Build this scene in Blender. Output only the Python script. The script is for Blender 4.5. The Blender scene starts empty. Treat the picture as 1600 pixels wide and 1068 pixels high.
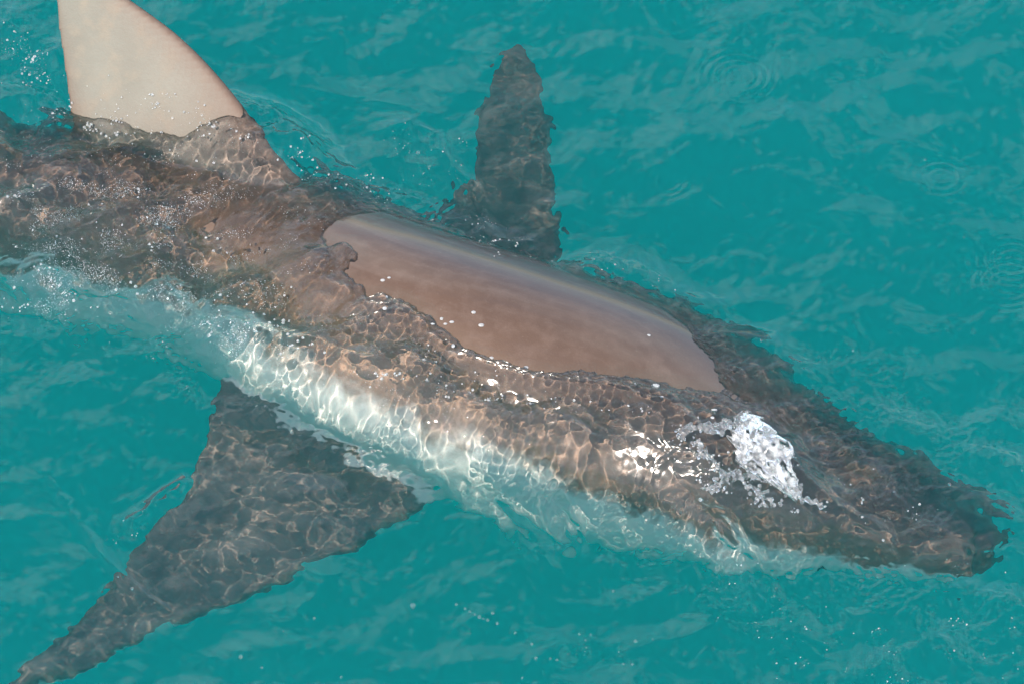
import bpy, math, random
import numpy as np
from mathutils import Vector

R = math.radians
sc = bpy.context.scene
col = sc.collection

# ------------------------------------------------------------------ camera, sky, sun, exposure
ELEV, DIST, WIDE = R(47), 6.0, 1.05          # looking down from a boat, long lens (metres)
K = 10                                       # scene units per metre: one unit is ten centimetres
sc.unit_settings.scale_length = 1 / K
cam = bpy.data.cameras.new('camera')
cam_o = bpy.data.objects.new('camera', cam)
col.objects.link(cam_o)
cam_o.location = (0, -DIST * math.cos(ELEV) * K, DIST * math.sin(ELEV) * K)
cam_o.rotation_euler = (math.pi / 2 - ELEV, 0, 0)
cam.sensor_width = 36
cam.lens = 36 * DIST / WIDE
cam.clip_start = 0.1
cam.clip_end = 3000
sc.camera = cam_o

SUN_EL, SUN_AZ = R(51), R(216)               # azimuth clockwise from +Y
world = bpy.data.worlds.new('World')
sc.world = world
world.use_nodes = True
wt = world.node_tree
bg = wt.nodes['Background']
sky = wt.nodes.new('ShaderNodeTexSky')
sky.sky_type = 'NISHITA'
sky.sun_disc = False
sky.sun_elevation = SUN_EL
sky.sun_rotation = SUN_AZ
wtc = wt.nodes.new('ShaderNodeTexCoord')
wno = wt.nodes.new('ShaderNodeTexNoise')
wno.inputs['Scale'].default_value = 2.0
wno.inputs['Detail'].default_value = 6
wno.inputs['Roughness'].default_value = 0.6
wt.links.new(wtc.outputs['Generated'], wno.inputs['Vector'])
wra = wt.nodes.new('ShaderNodeValToRGB')
wra.color_ramp.elements[0].position = 0.49
wra.color_ramp.elements[1].position = 0.74
wt.links.new(wno.outputs['Fac'], wra.inputs['Fac'])
wmx = wt.nodes.new('ShaderNodeMix')
wmx.data_type = 'RGBA'
wt.links.new(wra.outputs['Color'], wmx.inputs[0])
wt.links.new(sky.outputs[0], wmx.inputs[6])
wmx.inputs[7].default_value = (7.5, 7.8, 8.4, 1)      # clouds
wt.links.new(wmx.outputs[2], bg.inputs[0])
bg.inputs[1].default_value = 0.115

sun = bpy.data.lights.new('sun', 'SUN')
sun.energy = 3.8
sun.angle = R(0.53)
sun.color = (1.0, 0.93, 0.82)
sun_o = bpy.data.objects.new('sun', sun)
col.objects.link(sun_o)
SUN_DIR = Vector((math.sin(SUN_AZ) * math.cos(SUN_EL), math.cos(SUN_AZ) * math.cos(SUN_EL), math.sin(SUN_EL)))
sun_o.rotation_euler = SUN_DIR.to_track_quat('Z', 'Y').to_euler()
sun.cycles.is_caustics_light = True          # sunlight focused by the ripples

sc.view_settings.view_transform = 'Standard'
sc.view_settings.look = 'None'
sc.view_settings.gamma = 1
sc.view_settings.use_curve_mapping = False
sc.view_settings.exposure = 1.05

cy = sc.cycles
cy.use_adaptive_sampling = False
cy.max_bounces = 24
cy.diffuse_bounces = 4
cy.glossy_bounces = 5
cy.transmission_bounces = 12
cy.transparent_max_bounces = 16
cy.volume_bounces = 14
cy.sample_clamp_indirect = 6

# ------------------------------------------------------------------ helpers
CE, SE = math.cos(ELEV), math.sin(ELEV)
CAM = np.array([0, -DIST * CE, DIST * SE])
FWD = np.array([0, CE, -SE]); UP = np.array([0, SE, CE]); RIGHT = np.array([1.0, 0, 0])
PIX = WIDE / 1600                             # metres per photograph pixel at the water


def ray(px, py):
    d = FWD * DIST + RIGHT * (px - 800) * PIX + UP * (534 - py) * PIX
    return d / np.linalg.norm(d)


def bend(d):
    """The ray d after it has entered flat water."""
    n = 1 / 1.333
    c = -d[2]
    return n * d + (n * c - math.sqrt(1 - n * n * (1 - c * c))) * np.array([0, 0, 1.0])


def at(px, py, z=0.0):
    """Point of height z seen at a pixel, looking through the water surface when z < 0."""
    d = ray(px, py)
    if z >= 0:
        return CAM + d * ((z - CAM[2]) / d[2])
    s = CAM + d * (-CAM[2] / d[2])
    e = bend(d)
    return s + e * (z / e[2])


def on_plane(px, py, o, n):
    """Point of a plane (o, n) seen at a pixel, with refraction below the water."""
    d = ray(px, py)
    p = CAM + d * (np.dot(o - CAM, n) / np.dot(d, n))
    if p[2] >= 0:
        return p
    s = CAM + d * (-CAM[2] / d[2])
    e = bend(d)
    return s + e * (np.dot(o - s, n) / np.dot(e, n))


def new_mesh(name, V, F, mat=None, parent=None, smooth=True):
    """V (n,3) array; F (m,4) or (m,3) array, or a list of them."""
    me = bpy.data.meshes.new(name)
    Fs = F if isinstance(F, list) else [F]
    Fs = [np.asarray(f, dtype=np.int32) for f in Fs if len(f)]
    V = (np.asarray(V, float) * K).astype(np.float32)          # metres to scene units
    me.vertices.add(len(V))
    me.vertices.foreach_set('co', V.ravel())
    idx = np.concatenate([f.ravel() for f in Fs])
    tot = np.concatenate([np.full(len(f), f.shape[1], dtype=np.int32) for f in Fs])
    me.loops.add(len(idx))
    me.loops.foreach_set('vertex_index', idx)
    me.polygons.add(len(tot))
    me.polygons.foreach_set('loop_start', np.concatenate([[0], np.cumsum(tot)[:-1]]).astype(np.int32))
    me.polygons.foreach_set('loop_total', tot)
    me.update(calc_edges=True)
    me.validate()
    me.polygons.foreach_set('use_smooth', np.full(len(me.polygons), smooth))
    if mat:
        me.materials.append(mat)
    o = bpy.data.objects.new(name, me)
    col.objects.link(o)
    if parent:
        o.parent = parent
    return o


def tag(o, label=None, cat=None, group=None, kind=None):
    for k, v in (('label', label), ('category', cat), ('group', group), ('kind', kind)):
        if v:
            o[k] = v


def node_mat(name):
    m = bpy.data.materials.new(name)
    m.use_nodes = True
    return m, m.node_tree, m.node_tree.nodes['Principled BSDF'], m.node_tree.nodes['Material Output']


def sstep(a, b, x):
    t = np.clip((x - a) / (b - a), 0, 1)
    return t * t * (3 - 2 * t)


def catmull(keys, n):
    """Smooth curve through rows of keys, n samples, even in chord length of the first two columns."""
    K = np.asarray(keys, float)
    d = np.concatenate([[0], np.cumsum(np.linalg.norm(np.diff(K[:, :3], axis=0), axis=1))])
    t = np.linspace(0, d[-1], n)
    # finite-difference tangents, monotone-limited Hermite
    m = np.zeros_like(K)
    h = np.diff(d)[:, None]
    sl = np.diff(K, axis=0) / h
    m[1:-1] = (sl[:-1] * h[1:] + sl[1:] * h[:-1]) / (h[:-1] + h[1:])
    m[0], m[-1] = sl[0], sl[-1]
    i = np.clip(np.searchsorted(d, t, side='right') - 1, 0, len(d) - 2)
    u = ((t - d[i]) / (d[i + 1] - d[i]))[:, None]
    hh = (d[i + 1] - d[i])[:, None]
    return ((2 * u**3 - 3 * u**2 + 1) * K[i] + (u**3 - 2 * u**2 + u) * hh * m[i]
            + (-2 * u**3 + 3 * u**2) * K[i + 1] + (u**3 - u**2) * hh * m[i + 1]), t


# ------------------------------------------------------------------ the shark: body axis and sections
# photo pixel of the section centre, half breadth across the axis in pixels, height of the back (m), height/width, roll
ST = [
    (1549, 853, 10, -.088, .62, 10),
    (1538, 850, 47, -.078, .62, 10),
    (1502, 842, 66, -.066, .66, 10),
    (1440, 824, 87, -.052, .70, 10),
    (1350, 788, 110, -.030, .76, 12),
    (1174, 737, 163, .008, .84, 14),
    (1005, 670, 211, .030, .90, 17),
    (781, 597, 216, .050, .94, 20),
    (612, 527, 202, .046, .98, 20),
    (477, 450, 190, .012, 1.0, 25),
    (333, 402, 190, -.006, 1.0, 32),
    (180, 362, 184, -.020, 1.0, 28),
    (20, 318, 164, -.030, 1.0, 18),
    (-200, 262, 128, -.045, 1.0, 14),
    (-500, 168, 72, -.070, 1.0, 8),
    (-780, 70, 42, -.090, .95, 4),
    (-1000, -30, 26, -.100, .85, 0),
    (-1130, -95, 19, -.105, .75, 0),
]


def build_axis():
    rows = []
    n = len(ST)
    for i, (px, py, S, zt, r, roll) in enumerate(ST):
        a, b = ST[max(i - 1, 0)], ST[min(i + 1, n - 1)]
        A2 = np.array([a[0] - b[0], -(a[1] - b[1])], float)        # image axis, towards the head, y up
        A2 /= np.linalg.norm(A2)
        aw = np.array([A2[0], A2[1] / SE]); aw /= np.linalg.norm(aw)
        nw = np.array([-aw[1], aw[0]])                              # to the shark's left
        m2 = np.array([-A2[1], A2[0]])
        n2 = np.array([nw[0], SE * nw[1]])
        ro = R(roll)
        # rolled section axes: side u = (n cos, -z sin) so that the back leans to the left, top v = (n sin, z cos)
        kz = 0.50
        um = math.cos(ro) * n2.dot(m2) - math.sin(ro) * kz * m2[1]
        vm = math.sin(ro) * n2.dot(m2) + math.cos(ro) * kz * m2[1]
        w = S * PIX / math.sqrt(um * um + (r * vm) ** 2)
        h = r * w
        ext = math.sqrt((w * math.sin(ro)) ** 2 + (h * math.cos(ro)) ** 2)
        zc = zt - ext
        c = at(px, py, zc)
        rows.append([c[0], c[1], c[2], w, h, ro])
    return rows


AX, AXT = catmull(build_axis(), 260)
TAN = np.gradient(AX[:, :3], axis=0)
TAN /= np.linalg.norm(TAN, axis=1)[:, None]
TAN = -TAN                                                          # towards the head
SIDE = np.cross([0, 0, 1.0], TAN); SIDE /= np.linalg.norm(SIDE, axis=1)[:, None]
TOPV = np.cross(TAN, SIDE)
_c, _s = np.cos(AX[:, 5])[:, None], np.sin(AX[:, 5])[:, None]
U = SIDE * _c - TOPV * _s                                           # shark's left
W = SIDE * _s + TOPV * _c                                           # shark's up


def section(i, th):
    """Body surface point at station i, angle th from the left side over the back."""
    w, h = AX[i, 3], AX[i, 4]
    c, s = np.cos(th), np.sin(th)
    p = 0.92
    x = np.sign(c) * np.abs(c) ** p * w
    y = np.where(s > 0, np.abs(s) ** 1.06 * h, -np.abs(s) ** 0.9 * h * 0.80)
    return AX[i, :3] + U[i] * np.asarray(x)[..., None] + W[i] * np.asarray(y)[..., None]


NS, NT = len(AX), 96
th = np.linspace(0, 2 * math.pi, NT, endpoint=False)
body = np.array([section(i, th) for i in range(NS)])
# gill slits: five shallow grooves on each side, ahead of the pectoral fins
arc = np.concatenate([[0], np.cumsum(np.linalg.norm(np.diff(AX[:, :3], axis=0), axis=1))])


def near_station(px, py):
    p = at(px, py, -.1)
    return int(np.argmin(np.linalg.norm(AX[:, :2] - p[:2], axis=1)))


g0 = arc[near_station(850, 640)]
for k in range(5):
    gs = g0 - 0.026 * k
    prof = np.exp(-((arc[:, None] - gs - 0.012 * np.cos(th)[None, :] ** 2) / 0.004) ** 2)
    side = np.exp(-((np.sin(th) - 0.12) / 0.42) ** 4)[None, :]
    dvec = body - AX[:, None, :3]
    body -= dvec / np.linalg.norm(dvec, axis=2)[..., None] * (prof * side * 0.007)[..., None]

bV = body.reshape(-1, 3)
ii = np.arange(NS * NT).reshape(NS, NT)
jj = np.roll(ii, -1, axis=1)
bF = np.stack([ii[:-1], jj[:-1], jj[1:], ii[1:]], -1).reshape(-1, 4)
tipV = np.array([AX[0, :3] + TAN[0] * .004, AX[-1, :3] - TAN[-1] * .004])
cF = np.concatenate([np.stack([jj[0], ii[0], np.full(NT, NS * NT)], -1),
                     np.stack([ii[-1], jj[-1], np.full(NT, NS * NT + 1)], -1)])
shell_V, shell_Q, shell_T = [np.vstack([bV, tipV])], [bF], [cF]
n_v = len(bV) + 2


def fin(lead, trail, thick_root, thick_tip, nu=46, nv=26, nrm=None):
    """Closed fin between a leading and a trailing edge, both from root to tip, of lens section."""
    global n_v
    L, _ = catmull(lead, nu)
    T, _ = catmull(trail, nu)
    s = np.linspace(0, 1, nu)
    v = 0.5 - 0.5 * np.cos(np.linspace(0, math.pi, nv))
    P = L[:, None, :] * (1 - v)[None, :, None] + T[:, None, :] * v[None, :, None]
    prof = 2.6 * np.sqrt(v) * (1 - v) ** 0.9 / 1.0 + 0.0
    prof = prof / prof.max()
    thk = (thick_root * (1 - s) ** 1.2 + thick_tip)[:, None] * prof[None, :] * 0.5 + .0026
    up = P + nrm * thk[..., None]
    dn = P - nrm * thk[..., None]
    V = np.concatenate([up.reshape(-1, 3), dn.reshape(-1, 3)])
    a = np.arange(nu * nv).reshape(nu, nv)
    b = a + nu * nv
    q = [np.stack([a[:-1, :-1], a[:-1, 1:], a[1:, 1:], a[1:, :-1]], -1).reshape(-1, 4),
         np.stack([b[:-1, :-1], b[1:, :-1], b[1:, 1:], b[:-1, 1:]], -1).reshape(-1, 4)]
    ed = np.concatenate([a[0, :], a[1:, -1], a[-1, -2::-1], a[-2:0:-1, 0]])
    e2 = ed + nu * nv
    q.append(np.stack([ed, e2, np.roll(e2, -1), np.roll(ed, -1)], -1))
    shell_V.append(V)
    shell_Q.append(np.concatenate(q) + n_v)
    n_v += len(V)
    return P.reshape(-1, 3), (np.ones((nu, 1)) * v[None, :]).ravel(), (s[:, None] * np.ones((1, nv))).ravel()


# dorsal fin: stands on the ridge of the back and leans with the roll of the body
iA, iB = near_station(470, 430), near_station(120, 330)
ridge = lambda i: AX[i, :3] + W[i] * AX[i, 4]
pA, pB = ridge(iA), ridge(iB)
ax_f = pA - pB; ax_f /= np.linalg.norm(ax_f)
up_f = W[(iA + iB) // 2]
n_f = np.cross(ax_f, up_f); n_f /= np.linalg.norm(n_f)
o_f = (pA + pB) / 2
fp = lambda L: [on_plane(x, y, o_f, n_f) for x, y in L]
dors = fin([pA - up_f * .05 + ax_f * .05] + [pA - up_f * .005] + fp([(410, 212), (378, 166), (332, 110), (282, 60), (205, 2), (130, -48), (72, -84)]),
           [pB - up_f * .05 - ax_f * .0] + [pB - up_f * .005] + fp([(113, 205), (109, 160), (102, 110), (94, 55), (88, 0), (78, -45), (62, -88)]),
           .034, .004, nrm=n_f)

# pectoral fins: swept back and sloping down from the flanks
def plane_of(a, b, c):
    n = np.cross(b - a, c - a)
    return a, n / np.linalg.norm(n)


iP = near_station(560, 520)
# right fin, towards the camera
rp = [at(340, 590, -.105), at(660, 770, -.125), at(-20, 1080, -.150)]
o_r, n_r = plane_of(*rp)
if n_r[2] < 0: n_r = -n_r
rl = lambda L: [on_plane(x, y, o_r, n_r) for x, y in L]
rpec = fin(rl([(740, 700), (668, 785), (580, 838), (500, 882), (400, 928), (290, 972), (190, 1014), (90, 1052), (-10, 1088)]),
           rl([(420, 520), (338, 592), (322, 672), (288, 752), (226, 838), (160, 925), (100, 988), (40, 1042), (-22, 1084)]),
           .034, .006, nrm=n_r)
# left fin, away from the camera
lp = [at(690, 300, -.13), at(880, 385, -.11), at(800, 80, -.17)]
o_l, n_l = plane_of(*lp)
if n_l[2] < 0: n_l = -n_l
ll = lambda L: [on_plane(x, y, o_l, n_l) for x, y in L]
lpec = fin(ll([(850, 520), (884, 400), (874, 330), (866, 260), (858, 190), (846, 130), (826, 92), (806, 72)]),
           ll([(650, 430), (680, 330), (712, 300), (738, 258), (748, 200), (758, 140), (774, 100), (796, 74)]),
           .030, .006, nrm=n_l)
# second dorsal fin and tail fin, beyond the edge of the picture
i2 = near_station(-620, 130)
r2 = ridge(i2)
t2, w2 = TAN[i2], np.array([0, 0, 1.0])
fin([r2 - w2 * .02 + t2 * .05, r2 + w2 * .035 + t2 * .01, r2 + w2 * .06 - t2 * .035],
    [r2 - w2 * .02 - t2 * .05, r2 + w2 * .015 - t2 * .045, r2 + w2 * .058 - t2 * .055], .012, .004, nrm=np.cross(t2, w2))
ic = NS - 8
rc = AX[ic, :3]; tc = TAN[ic]; nc = np.cross(tc, w2); nc /= np.linalg.norm(nc)
fin([rc + tc * .02, rc + w2 * .10 - tc * .12, rc + w2 * .26 - tc * .30, rc + w2 * .40 - tc * .44],
    [rc - tc * .06, rc + w2 * .05 - tc * .16, rc + w2 * .20 - tc * .36, rc + w2 * .385 - tc * .46], .030, .006, nrm=nc)
fin([rc + tc * .02, rc - w2 * .10 - tc * .06, rc - w2 * .22 - tc * .12],
    [rc - tc * .06, rc - w2 * .07 - tc * .11, rc - w2 * .215 - tc * .14], .026, .006, nrm=nc)

raw = new_mesh('shark_shell', np.vstack(shell_V), [np.concatenate(shell_Q), np.concatenate(shell_T)])
rm = raw.modifiers.new('remesh', 'REMESH'); rm.mode = 'VOXEL'; rm.voxel_size = 0.0030 * K; rm.use_smooth_shade = True
sm = raw.modifiers.new('smooth', 'SMOOTH'); sm.factor = 0.5; sm.iterations = 7
dg = bpy.context.evaluated_depsgraph_get()
shark_me = bpy.data.meshes.new_from_object(raw.evaluated_get(dg))
bpy.data.objects.remove(raw)
shark_me.name = 'shark'
shark = bpy.data.objects.new('shark', shark_me)
col.objects.link(shark)
shark_me.polygons.foreach_set('use_smooth', np.ones(len(shark_me.polygons), bool))

nv = len(shark_me.vertices)
SV = np.empty(nv * 3, np.float32); shark_me.vertices.foreach_get('co', SV); SV = SV.reshape(-1, 3).astype(float) / K
SN = np.empty(nv * 3, np.float32); shark_me.vertices.foreach_get('normal', SN); SN = SN.reshape(-1, 3).astype(float)
# nearest axis station of each vertex (along the mean direction of the body, then refined)
best = np.zeros(nv, int); bd = np.full(nv, 1e9)
for i in range(0, NS, 2):
    d = ((SV - AX[i, :3]) ** 2).sum(1)
    k = d < bd
    bd[k] = d[k]; best[k] = i
rel = SV - AX[best, :3]
lat = (rel * U[best]).sum(1) / AX[best, 3]
hgt = (rel * W[best]).sum(1) / AX[best, 4]
rad = np.sqrt(lat ** 2 + hgt ** 2)
out = sstep(1.03, 1.09, rad) * (best > 14)                                        # 1 on the fins
nw = (SN * W[best]).sum(1)
headf = 1 - sstep(.02, .22, arc[best] / arc[-1])
tone_body = sstep(-0.05, 0.55, hgt + .18 * headf + .20 * sstep(.70, 1.0, arc[best]))
tone_body = np.maximum(tone_body, (best < 5) * 1.0)
tone_fin = sstep(-0.5, 0.0, nw)
is_dors = (hgt > 1.0).astype(float) * out
tone = tone_body * (1 - out) + np.maximum(tone_fin, is_dors) * out
# margins of the dorsal fin
marg = np.zeros(nv)
sel = np.where(is_dors > .2)[0]
Pd, vd, sd = dors
for a in range(0, len(sel), 4000):
    s_ = sel[a:a + 4000]
    q = np.argmin(((SV[s_][:, None, :] - Pd[None, ::1, :]) ** 2).sum(2), axis=1)
    marg[s_] = np.maximum(np.exp(-vd[q] / .20), .85 * np.exp(-(1 - vd[q]) / .05)) + .45 * (1 - sstep(.22, .50, sd[q]))
def attr(name, val):
    a = shark_me.attributes.new(name, 'FLOAT', 'POINT')
    a.data.foreach_set('value', np.asarray(val, np.float32))
attr('tone', tone); attr('dorsal', is_dors); attr('margin', np.clip(marg, 0, 1)); attr('finness', out)
attr('along', arc[best] + (rel * TAN[best]).sum(1) * -1); attr('around', np.arctan2(hgt, lat) * AX[best, 3])
attr('flank', (1 - sstep(.50, .90, hgt)) * (1 - out))
attr('midline', np.exp(-((lat - .22) / .36) ** 2) * (hgt > .2) * (1 - out))
attr('headness', 1 - sstep(.25, .62, arc[best]))

m, nt, b, mo = node_mat('shark_skin')
N = nt.nodes; Lk = nt.links
def att(n):
    a = N.new('ShaderNodeAttribute'); a.attribute_name = n; return a.outputs['Fac']
def mixc(f, a, c):
    x = N.new('ShaderNodeMix'); x.data_type = 'RGBA'
    for s, v in ((0, f), (6, a), (7, c)):
        if isinstance(v, tuple): x.inputs[s].default_value = (*v, 1)
        elif isinstance(v, (int, float)): x.inputs[s].default_value = v
        else: Lk.new(v, x.inputs[s])
    return x.outputs[2]
def ramp(f, lo, hi):
    x = N.new('ShaderNodeMapRange'); x.inputs[1].default_value = lo; x.inputs[2].default_value = hi; x.clamp = True
    Lk.new(f, x.inputs[0]); return x.outputs[0]
def math2(op, a, c):
    x = N.new('ShaderNodeMath'); x.operation = op
    for s, v in ((0, a), (1, c)):
        if isinstance(v, (int, float)): x.inputs[s].default_value = v
        else: Lk.new(v, x.inputs[s])
    return x.outputs[0]
tc_ = N.new('ShaderNodeTexCoord')
def noise(scale, detail=4, rough=.6):
    x = N.new('ShaderNodeTexNoise'); x.inputs['Scale'].default_value = scale / K
    x.inputs['Detail'].default_value = detail; x.inputs['Roughness'].default_value = rough
    Lk.new(tc_.outputs['Object'], x.inputs['Vector']); return x.outputs['Fac']
n1, n2_, n3 = noise(9), noise(45, 5), noise(420, 3)
back = mixc(ramp(n1, .35, .68), (.093, .053, .033), (.076, .045, .030))
back = mixc(att('flank'), back, mixc(ramp(n1, .35, .68), (.162, .094, .053), (.128, .075, .045)))
back = mixc(math2('MULTIPLY', att('headness'), .75), back, (.104, .068, .048))
back = mixc(att('finness'), back, mixc(ramp(n2_, .4, .65), (.058, .047, .038), (.098, .082, .066)))
back = mixc(math2('MULTIPLY', ramp(n2_, .45, .75), .5), back, (.145, .096, .073))
back = mixc(math2('MULTIPLY', att('midline'), .85), back, (.046, .038, .038))
cb = N.new('ShaderNodeCombineXYZ')
Lk.new(math2('MULTIPLY', att('along'), 5.0), cb.inputs[0]); Lk.new(math2('MULTIPLY', att('around'), 70.0), cb.inputs[1])
stn = N.new('ShaderNodeTexNoise'); stn.inputs['Scale'].default_value = 1.0; stn.inputs['Detail'].default_value = 5
Lk.new(cb.outputs[0], stn.inputs['Vector'])
back = mixc(math2('MULTIPLY', ramp(stn.outputs['Fac'], .52, .74), .28), back, (.150, .108, .088))
back = mixc(math2('MULTIPLY', ramp(stn.outputs['Fac'], .46, .28), .25), back, (.070, .046, .038))
dor = mixc(ramp(n1, .3, .7), (.205, .197, .168), (.160, .149, .125))
dor = mixc(ramp(n2_, .5, .8), dor, (.215, .18, .14))
dor = mixc(math2('MULTIPLY', ramp(n3, .5, .7), .3), dor, (.15, .13, .105))
dor = mixc(math2('MULTIPLY', att('margin'), .95), dor, (.13, .085, .065))
back = mixc(att('dorsal'), back, dor)
t4 = math2('MULTIPLY', math2('MULTIPLY', att('tone'), math2('SUBTRACT', 1.0, att('tone'))), 4.0)
tn = math2('ADD', att('tone'), math2('MULTIPLY', t4, math2('ADD', math2('MULTIPLY', math2('SUBTRACT', n2_, .5), .9), math2('MULTIPLY', math2('SUBTRACT', noise(16, 4), .5), 1.3))))
full = mixc(ramp(tn, .25, .75), (.50, .485, .44), back)
full = mixc(math2('MULTIPLY', ramp(n3, .62, .74), .06), full, (.42, .38, .32))
Lk.new(full, b.inputs['Base Color'])
b.inputs['Roughness'].default_value = .6
b.inputs['IOR'].default_value = 1.42
Lk.new(math2('SUBTRACT', .85, math2('MULTIPLY', att('dorsal'), .85)), b.inputs['Coat Weight'])
b.inputs['Coat Roughness'].default_value = .11
b.inputs['Specular IOR Level'].default_value = .3
bp = N.new('ShaderNodeBump'); bp.inputs['Strength'].default_value = .25; bp.inputs['Distance'].default_value = .0015 * K
Lk.new(math2('ADD', n3, math2('MULTIPLY', n2_, 2.0)), bp.inputs['Height'])
Lk.new(bp.outputs[0], b.inputs['Normal'])
shark_me.materials.clear(); shark_me.materials.append(m)
shark.cycles.is_caustics_receiver = True
tag(shark, 'bronze brown shark with pale belly and tall dorsal fin swimming at the teal water surface', 'shark')

# eyes
m, nt, b, mo = node_mat('shark_eye')
b.inputs['Base Color'].default_value = (.015, .014, .012, 1); b.inputs['Roughness'].default_value = .12
ie = near_station(1330, 785)
for sgn in (1, -1):
    t = R(-22) if sgn > 0 else math.pi + R(22)
    p = section(ie, np.array(t))
    uu, vv = np.meshgrid(np.linspace(0, math.pi, 9), np.linspace(0, 2 * math.pi, 16, endpoint=False), indexing='ij')
    E = p - .002 * (p - AX[ie, :3]) / np.linalg.norm(p - AX[ie, :3]) + .007 * (np.sin(uu) * np.cos(vv))[..., None] * TAN[ie] + .006 * np.cos(uu)[..., None] * W[ie] + .004 * (np.sin(uu) * np.sin(vv))[..., None] * U[ie]
    q = np.arange(9 * 16).reshape(9, 16); q2 = np.roll(q, -1, axis=1)
    eo = new_mesh('eye', E.reshape(-1, 3), np.stack([q[:-1], q2[:-1], q2[1:], q[1:]], -1).reshape(-1, 4), m, shark)
    eo.cycles.is_caustics_receiver = True

# ------------------------------------------------------------------ water surface
rng = np.random.default_rng(11)
FN, FL = 1024, 1.7


def field(lmin, lmax, seed, aniso=1.0):
    """Random periodic ripples with wavelengths between lmin and lmax, unit root-mean-square slope."""
    r = np.random.default_rng(seed)
    k = np.fft.fftfreq(FN, FL / FN)
    KX, KY = np.meshgrid(k, k)
    kk = np.sqrt((KX * aniso) ** 2 + (KY / aniso) ** 2) + 1e-9
    lam = 1 / kk
    band = np.exp(-(np.log(lam / math.sqrt(lmin * lmax)) / (0.5 * math.log(lmax / lmin) + .15)) ** 2 * 1.2)
    amp = band * lam ** 1.5
    f = np.fft.ifft2(amp * np.exp(2j * math.pi * r.random((FN, FN)))).real
    g = np.gradient(f, FL / FN)
    return f / math.sqrt((g[0] ** 2 + g[1] ** 2).mean())


def samp(f, X, Y):
    u = (X / FL + .5) * FN; v = (Y / FL + .5) * FN
    i0 = np.floor(u).astype(int); j0 = np.floor(v).astype(int)
    a = u - i0; c = v - j0
    i0 %= FN; j0 %= FN; i1 = (i0 + 1) % FN; j1 = (j0 + 1) % FN
    return (f[j0, i0] * (1 - a) + f[j0, i1] * a) * (1 - c) + (f[j1, i0] * (1 - a) + f[j1, i1] * a) * c


def axis_lines(lo, hi, step, n, ratio):
    core = np.arange(lo, hi + step / 2, step)
    g = np.cumsum(step * ratio ** np.arange(1, n + 1))
    return np.concatenate([(lo - g)[::-1], core, core[-1] + g])


XL = axis_lines(-.60, .60, .00148, 80, 1.10)
YL = axis_lines(-.53, .54, .00148, 80, 1.10)
X, Y = np.meshgrid(XL, YL)

# pixel of each grid point, only to look up the laid-out places below
def pix_of(X, Y):
    dz = -CAM[2]
    dy = Y - CAM[1]
    dep = dy * FWD[1] + dz * FWD[2]
    return 800 + X / dep * DIST / PIX, 534 - (dy * UP[1] + dz * UP[2]) / dep * DIST / PIX


def path_d(pts, X, Y):
    """Distance in metres on the water from a polyline given by photo pixels, and the fraction along it."""
    Q = [at(x, y)[:2] for x, y in pts]
    best = np.full(X.shape, 1e9); fr = np.zeros(X.shape)
    ln = [np.linalg.norm(Q[k + 1] - Q[k]) for k in range(len(Q) - 1)]
    tot = sum(ln); acc = 0
    for k in range(len(Q) - 1):
        d = Q[k + 1] - Q[k]
        t = np.clip(((X - Q[k][0]) * d[0] + (Y - Q[k][1]) * d[1]) / (d @ d), 0, 1)
        e = np.hypot(X - Q[k][0] - d[0] * t, Y - Q[k][1] - d[1] * t)
        kk = e < best
        best[kk] = e[kk]; fr[kk] = (acc + t[kk] * ln[k]) / tot
        acc += ln[k]
    return best, fr


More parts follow.
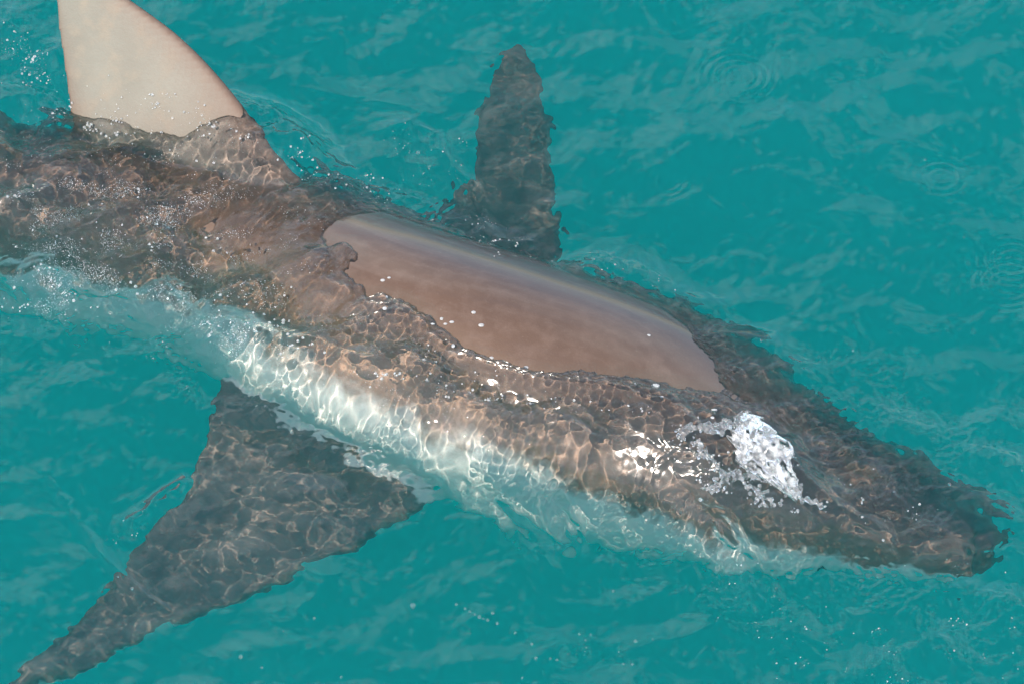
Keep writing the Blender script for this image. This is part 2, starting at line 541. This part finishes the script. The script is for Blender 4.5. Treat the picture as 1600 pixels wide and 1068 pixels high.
def water_height(X, Y):
    f_fine = field(.0065, .013, 1); f_small = field(.014, .028, 2); f_mid = field(.05, .11, 3, 1.15); f_big = field(.2, .6, 4)
    f_turb = field(.014, .05, 5)
    f_mod = field(.05, .16, 6); f_mod = f_mod / f_mod.std()
    f_flow = field(.008, .020, 7, .62)
    inner = 1 - sstep(.62, 1.2, np.maximum(np.abs(X), np.abs(Y)))
    inner2 = 1 - sstep(1.5, 4.0, np.maximum(np.abs(X), np.abs(Y)))
    wx = X + .012 * samp(f_mid, X + .3, Y) / .01 * .05; wy = Y + .012 * samp(f_mid, X, Y + .4) / .01 * .05
    S = lambda f: samp(f, wx, wy)
    calm = .055 * S(f_big) * inner2 + .085 * S(f_mid) * inner2 + (.045 * S(f_small) + .02 * S(f_fine)) * inner
    # over the shark the wake breaks up into small ripples
    dB, frB = path_d([(-200, 320), (333, 392), (612, 520), (1005, 672), (1350, 788), (1540, 845)], X, Y)
    over = 1 - sstep(.12, .24, dB)
    # churned water round the dorsal fin and along the right flank behind the exposed back
    dA, frA = path_d([(-160, 330), (120, 300), (330, 320), (500, 420)], X, Y)
    churn = (1 - sstep(.09, .20, dA)) * (1 - .9 * sstep(.65, 1.0, frA))
    dW, frW = path_d([(-60, 430), (120, 440), (300, 480), (460, 520), (640, 590)], X, Y)
    churn = np.maximum(churn, 1.2 * (1 - sstep(.02, .07, dW)) * (1 - .5 * sstep(.4, .9, frW)))
    dZ, frZ = path_d([(-40, 20), (40, 70), (90, 150), (110, 210)], X, Y)
    churn = np.maximum(churn, .9 * (1 - sstep(.02, .06, dZ)))
    dF, frF = path_d([(420, 225), (560, 300), (700, 365), (860, 425), (980, 450)], X, Y)
    far = (1 - sstep(.01, .05, dF))
    dN, frN = path_d([(600, 500), (660, 560), (760, 615), (880, 650), (1010, 655), (1080, 690), (1150, 760)], X, Y)
    nearw = (1 - sstep(.015, .075, dN))
    T = S(f_turb)
    H = calm
    mod = np.clip(.55 + .55 * S(f_mod), .1, 2.2)
    # ripples drawn out along the flow over the body
    ca, sa = math.cos(R(-38)), math.sin(R(-38))
    wl = samp(f_flow, ca * wx + sa * wy, -sa * wx + ca * wy)
    H = H + over * (.065 * S(f_small) * (1.6 - .6 * mod) + .13 * S(f_fine) * mod + .10 * wl * mod + .085 * S(f_mid))
    H = H + churn * (.22 * T + .06 * S(f_fine) + .17 * S(f_mid) + .003)
    dG, frG = path_d([(80, 180), (120, 185), (260, 185), (420, 225)], X, Y)
    H = H + (-.010 + .030 * sstep(.15, .95, frG)) * (1 - sstep(.015, .08, dG))
    H = H + far * (.22 * T + .10 * S(f_fine) + .006)
    H = H + nearw * (.15 * S(f_small) + .12 * S(f_fine))
    # water thrown up the right flank and heaped against the front of the dorsal fin
    dK, frK = path_d([(440, 500), (570, 560), (680, 610), (800, 645), (930, 665), (1060, 700), (1180, 790)], X, Y)
    H = H + (.057 - .040 * frK) * (.4 + .6 * sstep(0, .25, frK)) * (1 - sstep(.035, .105, dK))
    dQ, frQ = path_d([(390, 240), (470, 320), (520, 430)], X, Y)
    H = H + .025 * (1 - sstep(.01, .085, dQ))
    H = H - .008 * (1 - sstep(.01, .05, path_d([(600, 290), (720, 345), (840, 400)], X, Y)[0]))
    H = H + .008 * (1 - sstep(.015, .06, path_d([(960, 430), (1060, 495), (1160, 570)], X, Y)[0]))
    # single wavelets: photo pixels along the crest, height, half width
    for pts, hgt, wid in (
            ([(640, 545), (720, 600), (830, 632), (940, 640), (1040, 655), (1110, 720)], .007, .010),
            ([(520, 410), (580, 460), (640, 510)], .012, .013),
            ([(690, 710), (780, 800), (880, 905)], .006, .013),
            ([(850, 770), (890, 830), (900, 880)], .007, .010),
            ([(1040, 770), (1110, 830), (1165, 890), (1180, 970)], .010, .012),
            ([(1210, 700), (1250, 760), (1300, 800), (1400, 850)], .006, .012),
            ([(60, 720), (150, 860), (220, 925), (300, 975)], .0035, .006),
            ([(195, 830), (240, 785), (300, 735)], .007, .008),
            ([(560, 210), (640, 190), (700, 250), (760, 350), (820, 420)], .004, .010),
            ([(450, 130), (620, 160), (720, 190)], .002, .010),
            ([(380, 560), (520, 610), (660, 650), (800, 700)], .004, .014)):
        d, fr = path_d(pts, X, Y)
        d = np.abs(d + .35 * S(f_mid) + .5 * S(f_small))
        H = H + hgt * np.exp(-(d / wid) ** 2) * sstep(0, .15, fr) * sstep(1, .8, fr)
    # rings where drops fell
    for px, py, rad_, A, lam in ((1470, 276, .031, .0007, .0105), (1155, 122, .034, .00045, .009), (1582, 405, .030, .0005, .009),
                                 (1575, 440, .034, .0004, .009), (1285, 690, .035, .0006, .010), (1045, 285, .020, .0003, .008)):
        c = at(px, py)
        r = np.hypot(X - c[0], Y - c[1])
        A = A * .55 * np.clip(1 + 70 * samp(f_mid, X * 1.0, Y + .2), .15, 2.0)
        H = H + A * np.cos(2 * math.pi * (r - rad_) / lam) * np.exp(-((r - rad_ * .75) / (rad_ * .45)) ** 2)
    return H


H = water_height(X, Y)
# where the skin comes through, the water ends in a rounded edge a couple of millimetres thick
from mathutils.bvhtree import BVHTree
tri_v = np.empty(len(shark_me.vertices) * 3, np.float32); shark_me.vertices.foreach_get('co', tri_v)
bvh = BVHTree.FromPolygons((tri_v.reshape(-1, 3) / K).tolist(), [tuple(p.vertices) for p in shark_me.polygons])
dB, _ = path_d([(-160, 270), (333, 330), (612, 470), (1005, 640), (1250, 740)], X, Y)
Tt = np.full(X.shape, -1.0)
down = Vector((0, 0, -1))
for j, i in np.argwhere((dB < .15) & (np.abs(X) < .62) & (np.abs(Y) < .6)):
    h = bvh.ray_cast(Vector((X[j, i], Y[j, i], .12)), down, .3)
    if h[0] is not None:
        Tt[j, i] = h[0].z
clr = H - Tt
thin = (clr > -.0006) & (clr < .012) & (Tt > -.5)
H = np.where(thin, Tt + np.sqrt(np.maximum(clr, 0) ** 2 + (.0022 * sstep(-.0006, .0010, clr)) ** 2), H)

m = bpy.data.materials.new('sea_water'); m.use_nodes = True
nt = m.node_tree; nt.nodes.remove(nt.nodes['Principled BSDF'])
g = nt.nodes.new('ShaderNodeBsdfGlass'); g.inputs['IOR'].default_value = 1.333; g.inputs['Roughness'].default_value = 0
nt.links.new(g.outputs[0], nt.nodes['Material Output'].inputs['Surface'])
water_mat = m
ny, nx = X.shape
q = np.arange(nx * ny).reshape(ny, nx)
WF = np.stack([q[:-1, :-1], q[:-1, 1:], q[1:, 1:], q[1:, :-1]], -1).reshape(-1, 4)
water = new_mesh('water', np.stack([X, Y, H], -1).reshape(-1, 3), WF, water_mat)
water.cycles.is_caustics_caster = True
tag(water, 'clear teal sea surface with small ripples', None, None, 'structure')

# the murk of the sea: a closed volume just over the surface and down past the sea floor
st = 8
cx = np.unique(np.concatenate([XL[::st], XL[-1:]])); cyy = np.unique(np.concatenate([YL[::st], YL[-1:]]))
ix = np.searchsorted(XL, cx); iy = np.searchsorted(YL, cyy)
pad = np.full((ny + 2 * st, nx + 2 * st), -1.0); pad[st:-st, st:-st] = H
mx = pad.copy()
for s_ in (1, 2, 4, 1):
    mx = np.maximum.reduce([mx, np.roll(mx, s_, 0), np.roll(mx, -s_, 0)])
    mx = np.maximum.reduce([mx, np.roll(mx, s_, 1), np.roll(mx, -s_, 1)])
top = mx[st:-st, st:-st][np.ix_(iy, ix)] + .0015
CX, CY = np.meshgrid(cx, cyy)
a = np.arange(CX.size).reshape(CX.shape)
tV = np.stack([CX, CY, top], -1).reshape(-1, 3)
tF = np.stack([a[:-1, :-1], a[:-1, 1:], a[1:, 1:], a[1:, :-1]], -1).reshape(-1, 4)
edge = np.concatenate([a[0, :], a[1:, -1], a[-1, -2::-1], a[-2:0:-1, 0]])
eV = tV[edge].copy(); eV[:, 2] = -5.0
k0 = len(tV); ne = len(edge); kk = np.arange(ne) + k0
eF = np.stack([kk, np.roll(kk, -1), np.roll(edge, -1), edge], -1)
ctr = k0 + ne
bT = np.stack([np.roll(kk, -1), kk, np.full(ne, ctr)], -1)
m = bpy.data.materials.new('sea_murk'); m.use_nodes = True
nt = m.node_tree; nt.nodes.remove(nt.nodes['Principled BSDF'])
va = nt.nodes.new('ShaderNodeVolumeAbsorption'); va.inputs['Color'].default_value = (0, .992, .925, 1); va.inputs['Density'].default_value = 0.90 / K
vs = nt.nodes.new('ShaderNodeVolumeScatter'); vs.inputs['Color'].default_value = (.02, 1, .95, 1); vs.inputs['Density'].default_value = 1.50 / K; vs.inputs['Anisotropy'].default_value = .35
ad = nt.nodes.new('ShaderNodeAddShader')
nt.links.new(va.outputs[0], ad.inputs[0]); nt.links.new(vs.outputs[0], ad.inputs[1])
nt.links.new(ad.outputs[0], nt.nodes['Material Output'].inputs['Volume'])
murk = new_mesh('murky_water', np.vstack([tV, eV, [[0, 0, -5.0]]]), [np.concatenate([tF, eF]), bT], m, smooth=False)
tag(murk, 'milky teal sea water under the surface', None, None, 'stuff')

# sea floor
m, nt, b, mo = node_mat('sand')
no = nt.nodes.new('ShaderNodeTexNoise'); no.inputs['Scale'].default_value = 3 / K
cr = nt.nodes.new('ShaderNodeValToRGB'); cr.color_ramp.elements[0].color = (.30, .26, .19, 1); cr.color_ramp.elements[1].color = (.42, .37, .28, 1)
nt.links.new(no.outputs['Fac'], cr.inputs[0]); nt.links.new(cr.outputs[0], b.inputs['Base Color'])
gx = np.linspace(-26, 26, 60); GX, GY = np.meshgrid(gx, gx)
GZ = -4.3 + .12 * np.sin(GX * 1.1) * np.cos(GY * .9) + .05 * rng.standard_normal(GX.shape)
q = np.arange(3600).reshape(60, 60)
bed = new_mesh('seabed', np.stack([GX, GY, GZ], -1).reshape(-1, 3), np.stack([q[:-1, :-1], q[:-1, 1:], q[1:, 1:], q[1:, :-1]], -1).reshape(-1, 4), m)
tag(bed, 'sandy sea floor under the teal water', None, None, 'structure')

# ------------------------------------------------------------------ splash, drops, bubbles, foam
SURF = np.maximum(H, Tt)


def surf(px, py):
    """Point of the visible top surface (water or bare skin) seen at a pixel."""
    z = 0.0
    for _ in range(5):
        p = at(px, py, max(z, 0))
        i = min(max(np.searchsorted(XL, p[0]), 0), nx - 1); j = min(max(np.searchsorted(YL, p[1]), 0), ny - 1)
        z = SURF[j, i]
    return np.array([p[0], p[1], z])


def ico(sub=1):
    t = (1 + 5 ** .5) / 2
    v = [(-1, t, 0), (1, t, 0), (-1, -t, 0), (1, -t, 0), (0, -1, t), (0, 1, t), (0, -1, -t), (0, 1, -t), (t, 0, -1), (t, 0, 1), (-t, 0, -1), (-t, 0, 1)]
    f = [(0, 11, 5), (0, 5, 1), (0, 1, 7), (0, 7, 10), (0, 10, 11), (1, 5, 9), (5, 11, 4), (11, 10, 2), (10, 7, 6), (7, 1, 8),
         (3, 9, 4), (3, 4, 2), (3, 2, 6), (3, 6, 8), (3, 8, 9), (4, 9, 5), (2, 4, 11), (6, 2, 10), (8, 6, 7), (9, 8, 1)]
    v = [np.array(x) / np.linalg.norm(x) for x in v]
    for _ in range(sub):
        mid = {}; g = []
        def md(a, b):
            k = (min(a, b), max(a, b))
            if k not in mid:
                p = v[a] + v[b]; v.append(p / np.linalg.norm(p)); mid[k] = len(v) - 1
            return mid[k]
        for a, b, c in f:
            x, y, z = md(a, b), md(b, c), md(c, a)
            g += [(a, x, z), (b, y, x), (c, z, y), (x, y, z)]
        f = g
    return np.array(v), np.array(f)


def balls(C, Rd, sub=1, squash=None):
    v, f = ico(sub)
    C = np.asarray(C); Rd = np.asarray(Rd)
    V = v[None] * Rd[:, None, None]
    if squash is not None:
        V = V * np.array([1, 1, squash])
    V = V + C[:, None, :]
    F = f[None] + (np.arange(len(C)) * len(v))[:, None, None]
    return V.reshape(-1, 3), F.reshape(-1, 3)


def glassy(name, white, rough=0.0, scale=None):
    m = bpy.data.materials.new(name); m.use_nodes = True
    nt = m.node_tree; nt.nodes.remove(nt.nodes['Principled BSDF'])
    g = nt.nodes.new('ShaderNodeBsdfGlass'); g.inputs['IOR'].default_value = 1.333; g.inputs['Roughness'].default_value = rough
    d = nt.nodes.new('ShaderNodeBsdfDiffuse'); d.inputs['Color'].default_value = (.82, .84, .86, 1)
    x = nt.nodes.new('ShaderNodeMixShader'); x.inputs[0].default_value = white
    nt.links.new(g.outputs[0], x.inputs[1]); nt.links.new(d.outputs[0], x.inputs[2])
    if scale:
        n = nt.nodes.new('ShaderNodeTexNoise'); n.inputs['Scale'].default_value = scale / K; n.inputs['Detail'].default_value = 4
        tcn = nt.nodes.new('ShaderNodeTexCoord'); nt.links.new(tcn.outputs['Object'], n.inputs['Vector'])
        mr = nt.nodes.new('ShaderNodeMapRange'); mr.inputs[1].default_value = .4; mr.inputs[2].default_value = .65
        mr.inputs[3].default_value = white * .3; mr.inputs[4].default_value = min(1, white * 1.6)
        nt.links.new(n.outputs['Fac'], mr.inputs[0]); nt.links.new(mr.outputs[0], x.inputs[0])
    nt.links.new(x.outputs[0], nt.nodes['Material Output'].inputs['Surface'])
    return m


drop_mat = glassy('drop_water', 0.03)
bead_glint_mat = glassy('bead_glint', .32, .0)  # water with white mixed in, painting the sun glints of the drops
sheet_mat = glassy('sheet_water', .17, .08, 130)
foam_mat = glassy('foam_bubbles', 0.20)
splash_mat = glassy('splash_water', 0.09, .03, 260)
rs = np.random.default_rng(5)


def along_path(pts, n):
    P = np.array(pts, float)
    d = np.concatenate([[0], np.cumsum(np.linalg.norm(np.diff(P, axis=0), axis=1))])
    t = rs.random(n) * d[-1]
    return np.stack([np.interp(t, d, P[:, 0]), np.interp(t, d, P[:, 1])], -1)


# the splash in front of the bare back
C, Rr = [], []
edgeA = np.array([(1162, 652), (1186, 668), (1204, 692), (1236, 712), (1240, 750), (1252, 776)], float)
edgeB = np.array([(1146, 678), (1150, 700), (1152, 722), (1176, 742), (1204, 756), (1240, 780)], float)
nu_, nv_ = 130, 80
tt, vv_ = np.meshgrid(np.linspace(0, 4.999, nu_), np.linspace(0, 1, nv_), indexing='ij')
def bumps(a, b, seed, n=26, lo=1.2, hi=5):
    r = np.random.default_rng(seed); z = 0
    for _ in range(n):
        f = r.uniform(lo, hi); an = r.uniform(0, 6.28)
        z = z + np.sin(f * (a * math.cos(an) + b * math.sin(an)) * 2 + r.uniform(0, 6.28)) / n ** .5
    return z
b1 = bumps(tt, vv_ * 3, 3); b2 = bumps(tt, vv_ * 3, 4, 30, 5, 11)
sheet = np.zeros((nu_, nv_, 3))
for i in range(nu_):
    for j in range(nv_):
        k = int(tt[i, j]); u = tt[i, j] - k; v = vv_[i, j]
        a = edgeA[k] * (1 - u) + edgeA[k + 1] * u; b_ = edgeB[k] * (1 - u) + edgeB[k + 1] * u
        rag = (5.0 * b1[i, j] + 3 * b2[i, j]) * (1 - v) ** 2 - (8.0 * b1[i, j] + 4 * b2[i, j]) * v ** 2
        q = a * (1 - v) + b_ * v + (rag, rag * .6)
        p = surf(*q)
        sheet[i, j] = p + [0, 0, .002 + .021 * (1 - v) ** 1.5 * math.sin(math.pi * min(1, (tt[i, j] + .5) / 5.5)) + .0022 * b1[i, j] + .0007 * b2[i, j]]
q = np.arange(nu_ * nv_).reshape(nu_, nv_); lo_ = q + nu_ * nv_
keep = (b1 + .8 * b2 < 1.25 - .9 * np.abs(vv_ - .35))[:-1, :-1].ravel()            # lacy gaps
sq = [np.stack([q[:-1, :-1], q[1:, :-1], q[1:, 1:], q[:-1, 1:]], -1).reshape(-1, 4)[keep],
      np.stack([lo_[:-1, :-1], lo_[:-1, 1:], lo_[1:, 1:], lo_[1:, :-1]], -1).reshape(-1, 4)[keep]]
ed = np.concatenate([q[0, :], q[1:, -1], q[-1, -2::-1], q[-2:0:-1, 0]])
sq.append(np.stack([ed, np.roll(ed, -1), np.roll(ed, -1) + nu_ * nv_, ed + nu_ * nv_], -1))
sV = np.concatenate([sheet.reshape(-1, 3), sheet.reshape(-1, 3) - [0, 0, .0022]])
for _ in range(120):
    t = rs.random() * 5; k = int(t); u = t - k; e = edgeA if rs.random() < .6 else edgeB
    p = surf(*(e[k] * (1 - u) + e[k + 1] * u + rs.normal(0, 4, 2))); p[2] += rs.uniform(.001, .012 if e is edgeA else .004)
    C.append(p); Rr.append(rs.uniform(.0008, .0024))
for pts, n, jit, r0, r1 in (([(1060, 682), (1086, 668), (1122, 670), (1162, 658)], 150, 4, .0012, .0032),
                            ([(1085, 690), (1105, 716), (1132, 744), (1180, 748)], 90, 4, .001, .0028),
                            ([(1240, 776), (1268, 786), (1296, 800)], 50, 2.5, .001, .0022),
                            ([(1176, 760), (1190, 780), (1216, 790)], 50, 6, .0008, .0026),
                            ([(1108, 770), (1134, 752), (1160, 740)], 60, 6, .0008, .0026)):
    for q in along_path(pts, n):
        p = surf(*(q + rs.normal(0, jit, 2))); p[2] += rs.uniform(.0005, .004)
        C.append(p); Rr.append(rs.uniform(r0, r1))
V, F = balls(C, Rr, 1)
raw = new_mesh('splash_shell', V, F)
rm = raw.modifiers.new('remesh', 'REMESH'); rm.mode = 'VOXEL'; rm.voxel_size = 0.0009 * K; rm.use_smooth_shade = True
sm = raw.modifiers.new('smooth', 'SMOOTH'); sm.factor = 0.5; sm.iterations = 6
dg = bpy.context.evaluated_depsgraph_get()
sp_me = bpy.data.meshes.new_from_object(raw.evaluated_get(dg))
bpy.data.objects.remove(raw)
sp_me.polygons.foreach_set('use_smooth', np.ones(len(sp_me.polygons), bool))
sp_me.materials.clear(); sp_me.materials.append(splash_mat)
splash = bpy.data.objects.new('water_splash', sp_me); col.objects.link(splash)
sheet_o = new_mesh('sheet', sV, sq, sheet_mat, splash)
tag(splash, 'frothy white splash of water breaking over the head of the shark', 'splash')

# single drops lying on the bare back
_b = ' on the bare brown back'
DROPS = ('left drop of the pair at the upper left rim' + _b, 'right drop of the pair at the upper left rim' + _b,
         'drop just under the topmost pair at the left rim' + _b, 'second drop under the topmost pair at the left rim' + _b,
         'leftmost drop of the cluster at the left' + _b, 'upper middle drop of the cluster at the left' + _b,
         'lower middle drop of the cluster at the left' + _b, 'right drop of the cluster at the left' + _b,
         'upper of two drops lying farthest from the water' + _b, 'lower of two drops lying farthest from the water' + _b,
         'big drop at the water edge under the left cluster' + _b, 'drop at the water edge left of the middle' + _b,
         'drop at the water edge in the middle' + _b, 'drop left of the biggest drop near the splash' + _b,
         'biggest drop lying near the splash' + _b, 'small drop right below the biggest drop' + _b,
         'lone drop near the upper far edge of the skin' + _b, 'upper drop of the pair above the white splash' + _b,
         'lower drop of the pair above the white splash' + _b)
for k, (px, py, r) in enumerate(((598, 438, 2.6), (608, 434, 2.0), (604, 464, 2.0), (601, 482, 2.6), (676, 506, 1.8), (690, 498, 2.4),
                                 (696, 506, 2.2), (706, 503, 2.4), (740, 488, 2.2), (752, 508, 2.6), (708, 540, 3.0), (768, 558, 2.4),
                                 (822, 573, 2.4), (992, 600, 2.4), (1024, 602, 3.6), (1034, 620, 2.0), (1013, 524, 2.0), (1116, 640, 2.6), (1113, 652, 2.2))):
    p = surf(px, py)
    V, F = balls([(0, 0, 0)], [r * .00085], 2, .5)
    V = V * (rs.uniform(.8, 1.5), rs.uniform(.7, 1.1), 1) + p
    o = new_mesh('water_drop', V, F, bead_glint_mat)
    tag(o, DROPS[k], 'water drop', 'drops on the bare back of the shark')

# single bubbles floating on the open water
BUB = ((645, 945, 6.5), (376, 1027, 5), (491, 966, 3.5), (409, 1043, 3), (443, 986, 2.5), (533, 1058, 3), (805, 988, 3), (831, 1007, 4),
       (837, 1029, 4.5), (860, 1029, 3), (870, 1031, 3), (905, 988, 3), (923, 988, 3), (915, 998, 2.8), (958, 917, 3), (974, 1036, 3),
       (988, 1038, 3.6), (993, 1001, 4), (816, 1059, 3), (1020, 997, 2.5), (1155, 110, 2.2), (1445, 249, 2.2), (1333, 546, 3), (1484, 757, 4),
       (1189, 533, 3.4), (1597, 735, 2.5), (206, 920, 3.6), (184, 901, 2.6), (653, 239, 5), (1506, 372, 2))
NAMED = {(645, 945): 'largest clear bubble on the open water below the pale belly of the shark',
         (376, 1027): 'clear bubble on open water just below the dark lower fin',
         (1155, 110): 'tiny bubble inside the ripple ring to the right of the dark upper fin tip',
         (1445, 249): 'tiny bubble beside the clearest ripple ring at the right',
         (1333, 546): 'lone small bubble on open water above the dark head of the shark',
         (1484, 757): 'lone bubble on the dark snout of the shark beside its upper edge',
         (1189, 533): 'lone bubble at the upper edge of the dark head of the shark',
         (1597, 735): 'tiny bubble on open water at the right edge of the picture',
         (206, 920): 'larger of two bright bubbles on the streak across the dark lower fin',
         (184, 901): 'smaller of two bright bubbles on the streak across the dark lower fin',
         (653, 239): 'bright bubble between the tall dorsal fin and the dark upper fin',
         (1506, 372): 'tiny bubble on open water between the ripple rings at the right',
         (491, 966): 'bubble on open water right of the bubble below the dark lower fin',
         (443, 986): 'faint bubble between the two bubbles to the right of the dark lower fin',
         (409, 1043): 'small bubble near the bottom edge below the dark lower fin',
         (533, 1058): 'small bubble touching the bottom edge of the picture left of the middle',
         (805, 988): 'topmost of three bubbles strung downwards on open water in the lower middle',
         (831, 1007): 'middle one of three bubbles strung downwards on open water in the lower middle',
         (837, 1029): 'lowest of three bubbles strung downwards on open water in the lower middle',
         (860, 1029): 'left bubble of the close pair right of the three strung bubbles',
         (870, 1031): 'right bubble of the close pair right of the three strung bubbles',
         (905, 988): 'left bubble of the small triangle of bubbles in the lower middle',
         (923, 988): 'right bubble of the small triangle of bubbles in the lower middle',
         (915, 998): 'lowest bubble of the small triangle of bubbles in the lower middle',
         (974, 1036): 'left bubble of the pair close to the bottom edge right of the middle',
         (988, 1038): 'right bubble of the pair close to the bottom edge right of the middle',
         (993, 1001): 'left bubble of the level pair above the pair at the bottom edge',
         (1020, 997): 'right bubble of the level pair above the pair at the bottom edge',
         (816, 1059): 'bubble at the bottom edge straight under the three strung bubbles',
         (958, 917): 'lone bubble on open water just under the white belly edge'}
for px, py, r in BUB:
    p = surf(px, py)
    V, F = balls([p + [0, 0, r * .0003]], [r * PIX * .62], 2)
    o = new_mesh('air_bubble', V, F, drop_mat)
    lab = NAMED.get((px, py))
    tag(o, lab or 'single clear bubble floating on the open teal water', 'bubble', 'bubbles floating singly on the open water')
ROWN = ('first', 'second', 'third', 'fourth', 'fifth', 'sixth', 'seventh', 'last')
for k, (px, py) in enumerate(((713, 941), (727, 948), (734, 953), (742, 958), (749, 962), (755, 965), (762, 967), (777, 972), (770, 956))):
    p = surf(px, py)
    V, F = balls([p], [rs.uniform(1.1, 1.9) * .001], 2)
    o = new_mesh('air_bubble', V, F, drop_mat)
    tag(o, ROWN[k] + ' bubble from the upper left in the short slanting row on the water' if k < 8 else 'tiny bubble just above the right end of the short slanting row', 'bubble', 'bubbles in a short slanting row')

# foam: clusters of tiny bubbles in the wake
C, Rr = [], []
for pts, n, jx, jy, r0, r1 in (
        ([(0, 40), (40, 90), (90, 150)], 34, 30, 35, .4, 2.0),
        ([(112, 200), (180, 186), (260, 182), (340, 196), (410, 215)], 60, 6, 5, .4, 1.7),
        ([(120, 215), (260, 215), (400, 250)], 24, 30, 18, .4, 2.0),
        ([(430, 225), (520, 270), (620, 310), (720, 355), (860, 410)], 60, 26, 13, .35, 1.5),
        ([(880, 405), (960, 415), (1060, 480)], 14, 20, 10, .35, 1.3),
        ([(600, 170), (660, 240), (700, 300)], 14, 45, 35, .35, 1.2),
        ([(0, 330), (120, 340), (300, 380), (460, 450)], 30, 50, 35, .4, 1.9),
        ([(0, 460), (110, 430), (260, 460), (420, 520), (560, 560), (680, 600)], 85, 45, 26, .4, 2.1),
        ([(0, 490), (60, 480), (130, 475)], 20, 20, 10, .4, 1.5),
        ([(170, 520), (260, 560), (330, 600)], 8, 20, 14, .3, .8),
        ([(520, 560), (700, 605), (860, 632), (1040, 640)], 34, 30, 9, .4, 1.7),
        ([(640, 520), (720, 580), (860, 600)], 8, 10, 8, .4, 1.3),
        ([(1070, 690), (1120, 740), (1200, 780), (1260, 770)], 44, 26, 22, .4, 1.9),
        ([(1065, 640), (1080, 655), (1110, 660)], 10, 14, 10, .4, 1.4),
        ([(1240, 740), (1320, 780), (1480, 860)], 26, 50, 40, .4, 1.6),
        ([(1150, 850), (1180, 930), (1230, 1000)], 20, 40, 40, .35, 1.1),
        ([(1230, 1010), (1300, 1000), (1400, 1040)], 22, 60, 30, .35, 1.1),
        ([(1480, 900), (1560, 960), (1590, 1020)], 20, 60, 40, .35, 1.1),
        ([(700, 1000), (900, 1000), (1100, 1030)], 8, 120, 40, .3, .8),
        ([(150, 860), (230, 790), (260, 770)], 8, 12, 12, .4, 1.1)):
    for q0 in along_path(pts, n):
        q0 = q0 + rs.normal(0, 1, 2) * (jx * .8, jy * .8)
        m_ = int(1 + rs.gamma(.7, 5.0)); sp = rs.uniform(2, 12)
        for q in q0 + rs.normal(0, sp, (m_, 2)) * (1.2, .7):
            p = surf(*q)
            if abs(p[2]) > .05:
                continue
            r = .001 * (r0 * .55 + (r1 - r0) * 1.1 * rs.random() ** 4)
            p[2] += r * rs.uniform(-.7, .6)
            C.append(p); Rr.append(r)
V, F = balls(C, Rr, 1)
foam = new_mesh('foam', V, F, foam_mat)
tag(foam, 'tiny white bubbles of foam in the wake round the shark', None, None, 'stuff')

# clouds of fine air bubbles just under the churned surface
f_cl = field(.02, .09, 21); f_cl = f_cl / f_cl.std()
C, Rr = [], []
for pts, n, wid, dep in (([(-60, 380), (60, 400), (180, 430), (300, 470), (400, 500)], 16000, 60, .016),
                         ([(-60, 300), (120, 310), (300, 340), (440, 400)], 16000, 85, .008),
                         ([(0, 470), (60, 470), (150, 470)], 900, 18, .015),
                         ([(0, 40), (40, 100), (90, 170)], 900, 34, .015),
                         ([(110, 215), (250, 205), (400, 240)], 900, 18, .008),
                         ([(450, 250), (620, 325), (780, 390)], 900, 24, .012),
                         ([(640, 180), (700, 280), (800, 360)], 500, 34, .015),
                         ([(400, 540), (560, 590), (700, 640)], 900, 30, .010)):
    for q in along_path(pts, n):
        q = q + rs.normal(0, wid * .5, 2) * (1.3, 1)
        p = surf(*q)
        c = samp(f_cl, np.array([p[0] * .6 + p[1] * .5]), np.array([p[1] * 1.4]))[0]
        if c < rs.normal(.65, .22) or abs(p[2]) > .06:
            continue
        p[2] -= abs(rs.normal(.0015, dep))
        C.append(p); Rr.append(.001 * (.20 + .32 * rs.random() ** 3))
V, F = balls(C, Rr, 0)
cloud_mat = glassy('fine_bubbles', .85)
cloud = new_mesh('bubble_cloud', V, F, cloud_mat)
cloud.cycles.is_caustics_receiver = True
tag(cloud, 'milky clouds of fine air bubbles under the churned water', None, None, 'stuff')
